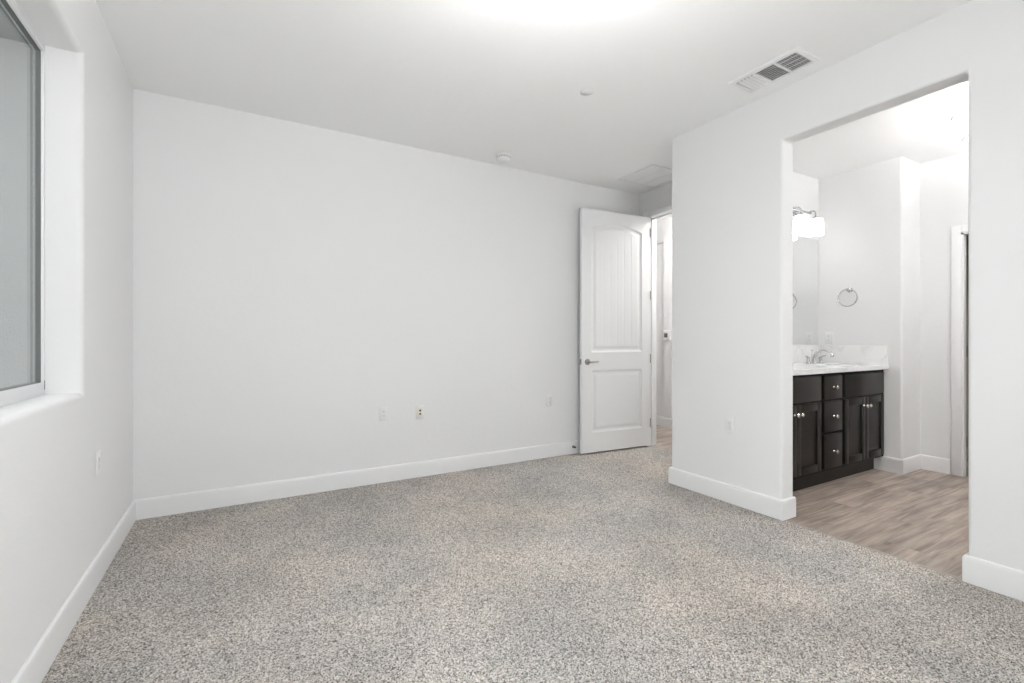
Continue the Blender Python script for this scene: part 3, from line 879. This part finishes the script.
# faucet
FX, FY = 4.54, 2.338
fa = thing('faucet', 'chrome widespread faucet with arched spout behind the sink', 'faucet', (FX, FY, CT1))
b = BM()
lathe(b, [(0, 0), (0.027, 0), (0.027, .004), (0.020, .010), (0.0165, .022), (0.0155, .040), (0.0145, .055)], n=28)
pts = []
for k in range(15):
    a = k / 14
    th_ = PI * 0.90 * a
    pts.append((0, -0.066 + 0.066 * math.cos(th_) - .02 * a, 0.055 + 0.072 * math.sin(th_) + .006 * a))
tube(b, [(0, 0, .045)] + pts, [0.0145] + [0.0140 - .0035 * k / 14 for k in range(15)], 16)
p_ = Vector(pts[-1])
lathe(b, [(0, .006), (0.0125, .006), (0.0135, -.012), (0.0125, -.016), (0, -.016)], p_, 'Z', 20)
obj('spout', b, m_chrome, fa)
b = BM(); tube(b, [(0, .021, 0.0), (0, .021, .118)], 0.0026, 8); lathe(b, [(0, .116), (.006, .118), (.006, .126), (0, .129)], (0, .021, 0), 'Z', 14)
obj('lift_rod', b, m_chrome, fa)
for s in (-1, 1):
    b = BM()
    lathe(b, [(0, 0), (0.026, 0), (0.026, .004), (0.019, .012), (0.014, .030), (0.0125, .045), (0.016, .052), (0.015, .060), (0, .064)], (s * .102, 0, 0), n=24)
    tube(b, [(s * .102, 0, .057), (s * .122, -.006, .064), (s * .148, -.012, .070), (s * .168, -.014, .072)], [0.0075, 0.007, 0.0058, 0.005], 12)
    obj('lever', b, m_chrome, fa)

# mirror
mi_ = thing('wall_mirror', 'frameless mirror above the vanity backsplash', 'mirror', ((VX0 + XT) / 2, YM, SPZ + .005))
b = BM(); box(b, XR2 + .03, XT - .018, YM - .0065, YM - .001, SPZ + .006, 2.128, .0012, 1)
obj('mirror_plate', b, m_mirror, mi_, True)


# vanity light: two opal shades under a chrome bar
SX, SY = (4.385, 4.632), 2.372
vl = thing('vanity_light', 'lit two-shade chrome light above the bathroom mirror', 'vanity light', (4.508, YM, 2.33))
b = BM(); box(b, 4.508 - .058, 4.508 + .058, YM - .018, YM - .0005, 2.272, 2.388, .006, 3)
obj('backplate', b, m_chrome, vl, True)
b = BM(); tube(b, [(4.508, YM - .012, 2.345), (4.508, YM - .062, 2.345)], 0.009, 12); tube(b, [(SX[0] - .03, YM - .062, 2.345), (SX[1] + .03, YM - .062, 2.345)], 0.008, 14)
for x in (SX[0] - .03, SX[1] + .03): lathe(b, [(0, -.011), (.009, -.009), (.011, 0), (.009, .009), (0, .011)], (x, YM - .062, 2.345), 'X', 14)
obj('bar', b, m_chrome, vl, True)
for x in SX:
    b = BM()
    q = [(x, YM - .062, 2.345), (x, YM - .085, 2.352), (x, SY + .018, 2.350), (x, SY + .004, 2.335), (x, SY, 2.312), (x, SY, 2.285)]
    tube(b, q, 0.0065, 12)
    lathe(b, [(0, .020), (0.012, .020), (0.028, .008), (0.030, -.012), (0, -.012)], (x, SY, 2.278), 'Z', 24)
    a_ = obj('arm', b, m_chrome, vl, True)
    b = BM(); lathe(b, [(0.030, .003), (0.050, 0.0), (0.058, -.010), (0.063, -.06), (0.066, -.148), (0.062, -.149), (0.058, -.06), (0.052, -.012), (0.030, -.003)], (x, SY, 2.268), 'Z', 32, cap=False)
    obj('lamp_shade', b, m_shade, vl, True, 'glowing opal glass shade')

# towel ring
tr_ = thing('towel_ring', 'chrome towel ring hanging on the bathroom wall right of the mirror', 'towel ring', (XT, 2.222, 1.612))
b = BM(); lathe(b, [(0, .0), (0.024, 0.0), (0.024, -.006), (0.016, -.011), (0.009, -.014), (0.009, -.040), (0.013, -.044), (0.013, -.056), (0, -.060)], (0, 0, 0), 'X', 24)
obj('post', b, m_chrome, tr_)
b = BM(); tube(b, [(-.050, .079 * math.sin(2 * PI * k / 48), -.075 + .079 * math.cos(2 * PI * k / 48)) for k in range(48)], 0.0048, 10, True)
obj('ring', b, m_chrome, tr_)

# ------------------------------------------------------------------ patio door added behind the camera for fill daylight
w2 = thing('window_fill', 'added unseen patio door behind the camera, letting in fill daylight', 'window', ((RX0 + RX1) / 2, YR - .1, RZ0), kind='structure')
b = BM()
for (a, c_, d, e) in ((RX0, RX1, RZ0, RZ0 + .04), (RX0, RX1, RZ1 - .04, RZ1), (RX0, RX0 + .04, RZ0, RZ1), (RX1 - .04, RX1, RZ0, RZ1), ((RX0 + RX1) / 2 - .025, (RX0 + RX1) / 2 + .025, RZ0, RZ1)):
    box(b, a, c_, YR - .14, YR - .09, d, e, .003)
obj('window_frame', b, m_vinyl, w2, True)
b = BM(); box(b, RX0 + .03, RX1 - .03, YR - .118, YR - .113, RZ0 + .03, RZ1 - .03)
obj('pane', b, m_glass, w2, True)
# light portals: they only guide sampling of the sky through the two windows
def portal(name, loc, rot, sx_, sy_):
    l = bpy.data.lights.new(name, 'AREA'); l.shape = 'RECTANGLE'; l.size = sx_; l.size_y = sy_
    l.cycles.is_portal = True
    o = bpy.data.objects.new(name, l); COL.objects.link(o); o.location = loc; o.rotation_euler = rot
portal('sky_portal', ((RX0 + RX1) / 2, YR - .2, (RZ0 + RZ1) / 2), (R(90), 0, R(180)), RX1 - RX0, RZ1 - RZ0)

portal('sky_portal', (XL - .2, (WY0 + WY1) / 2, (WZ0 + WZ1) / 2), (R(90), 0, R(-90)), WY1 - WY0, WZ1 - WZ0)
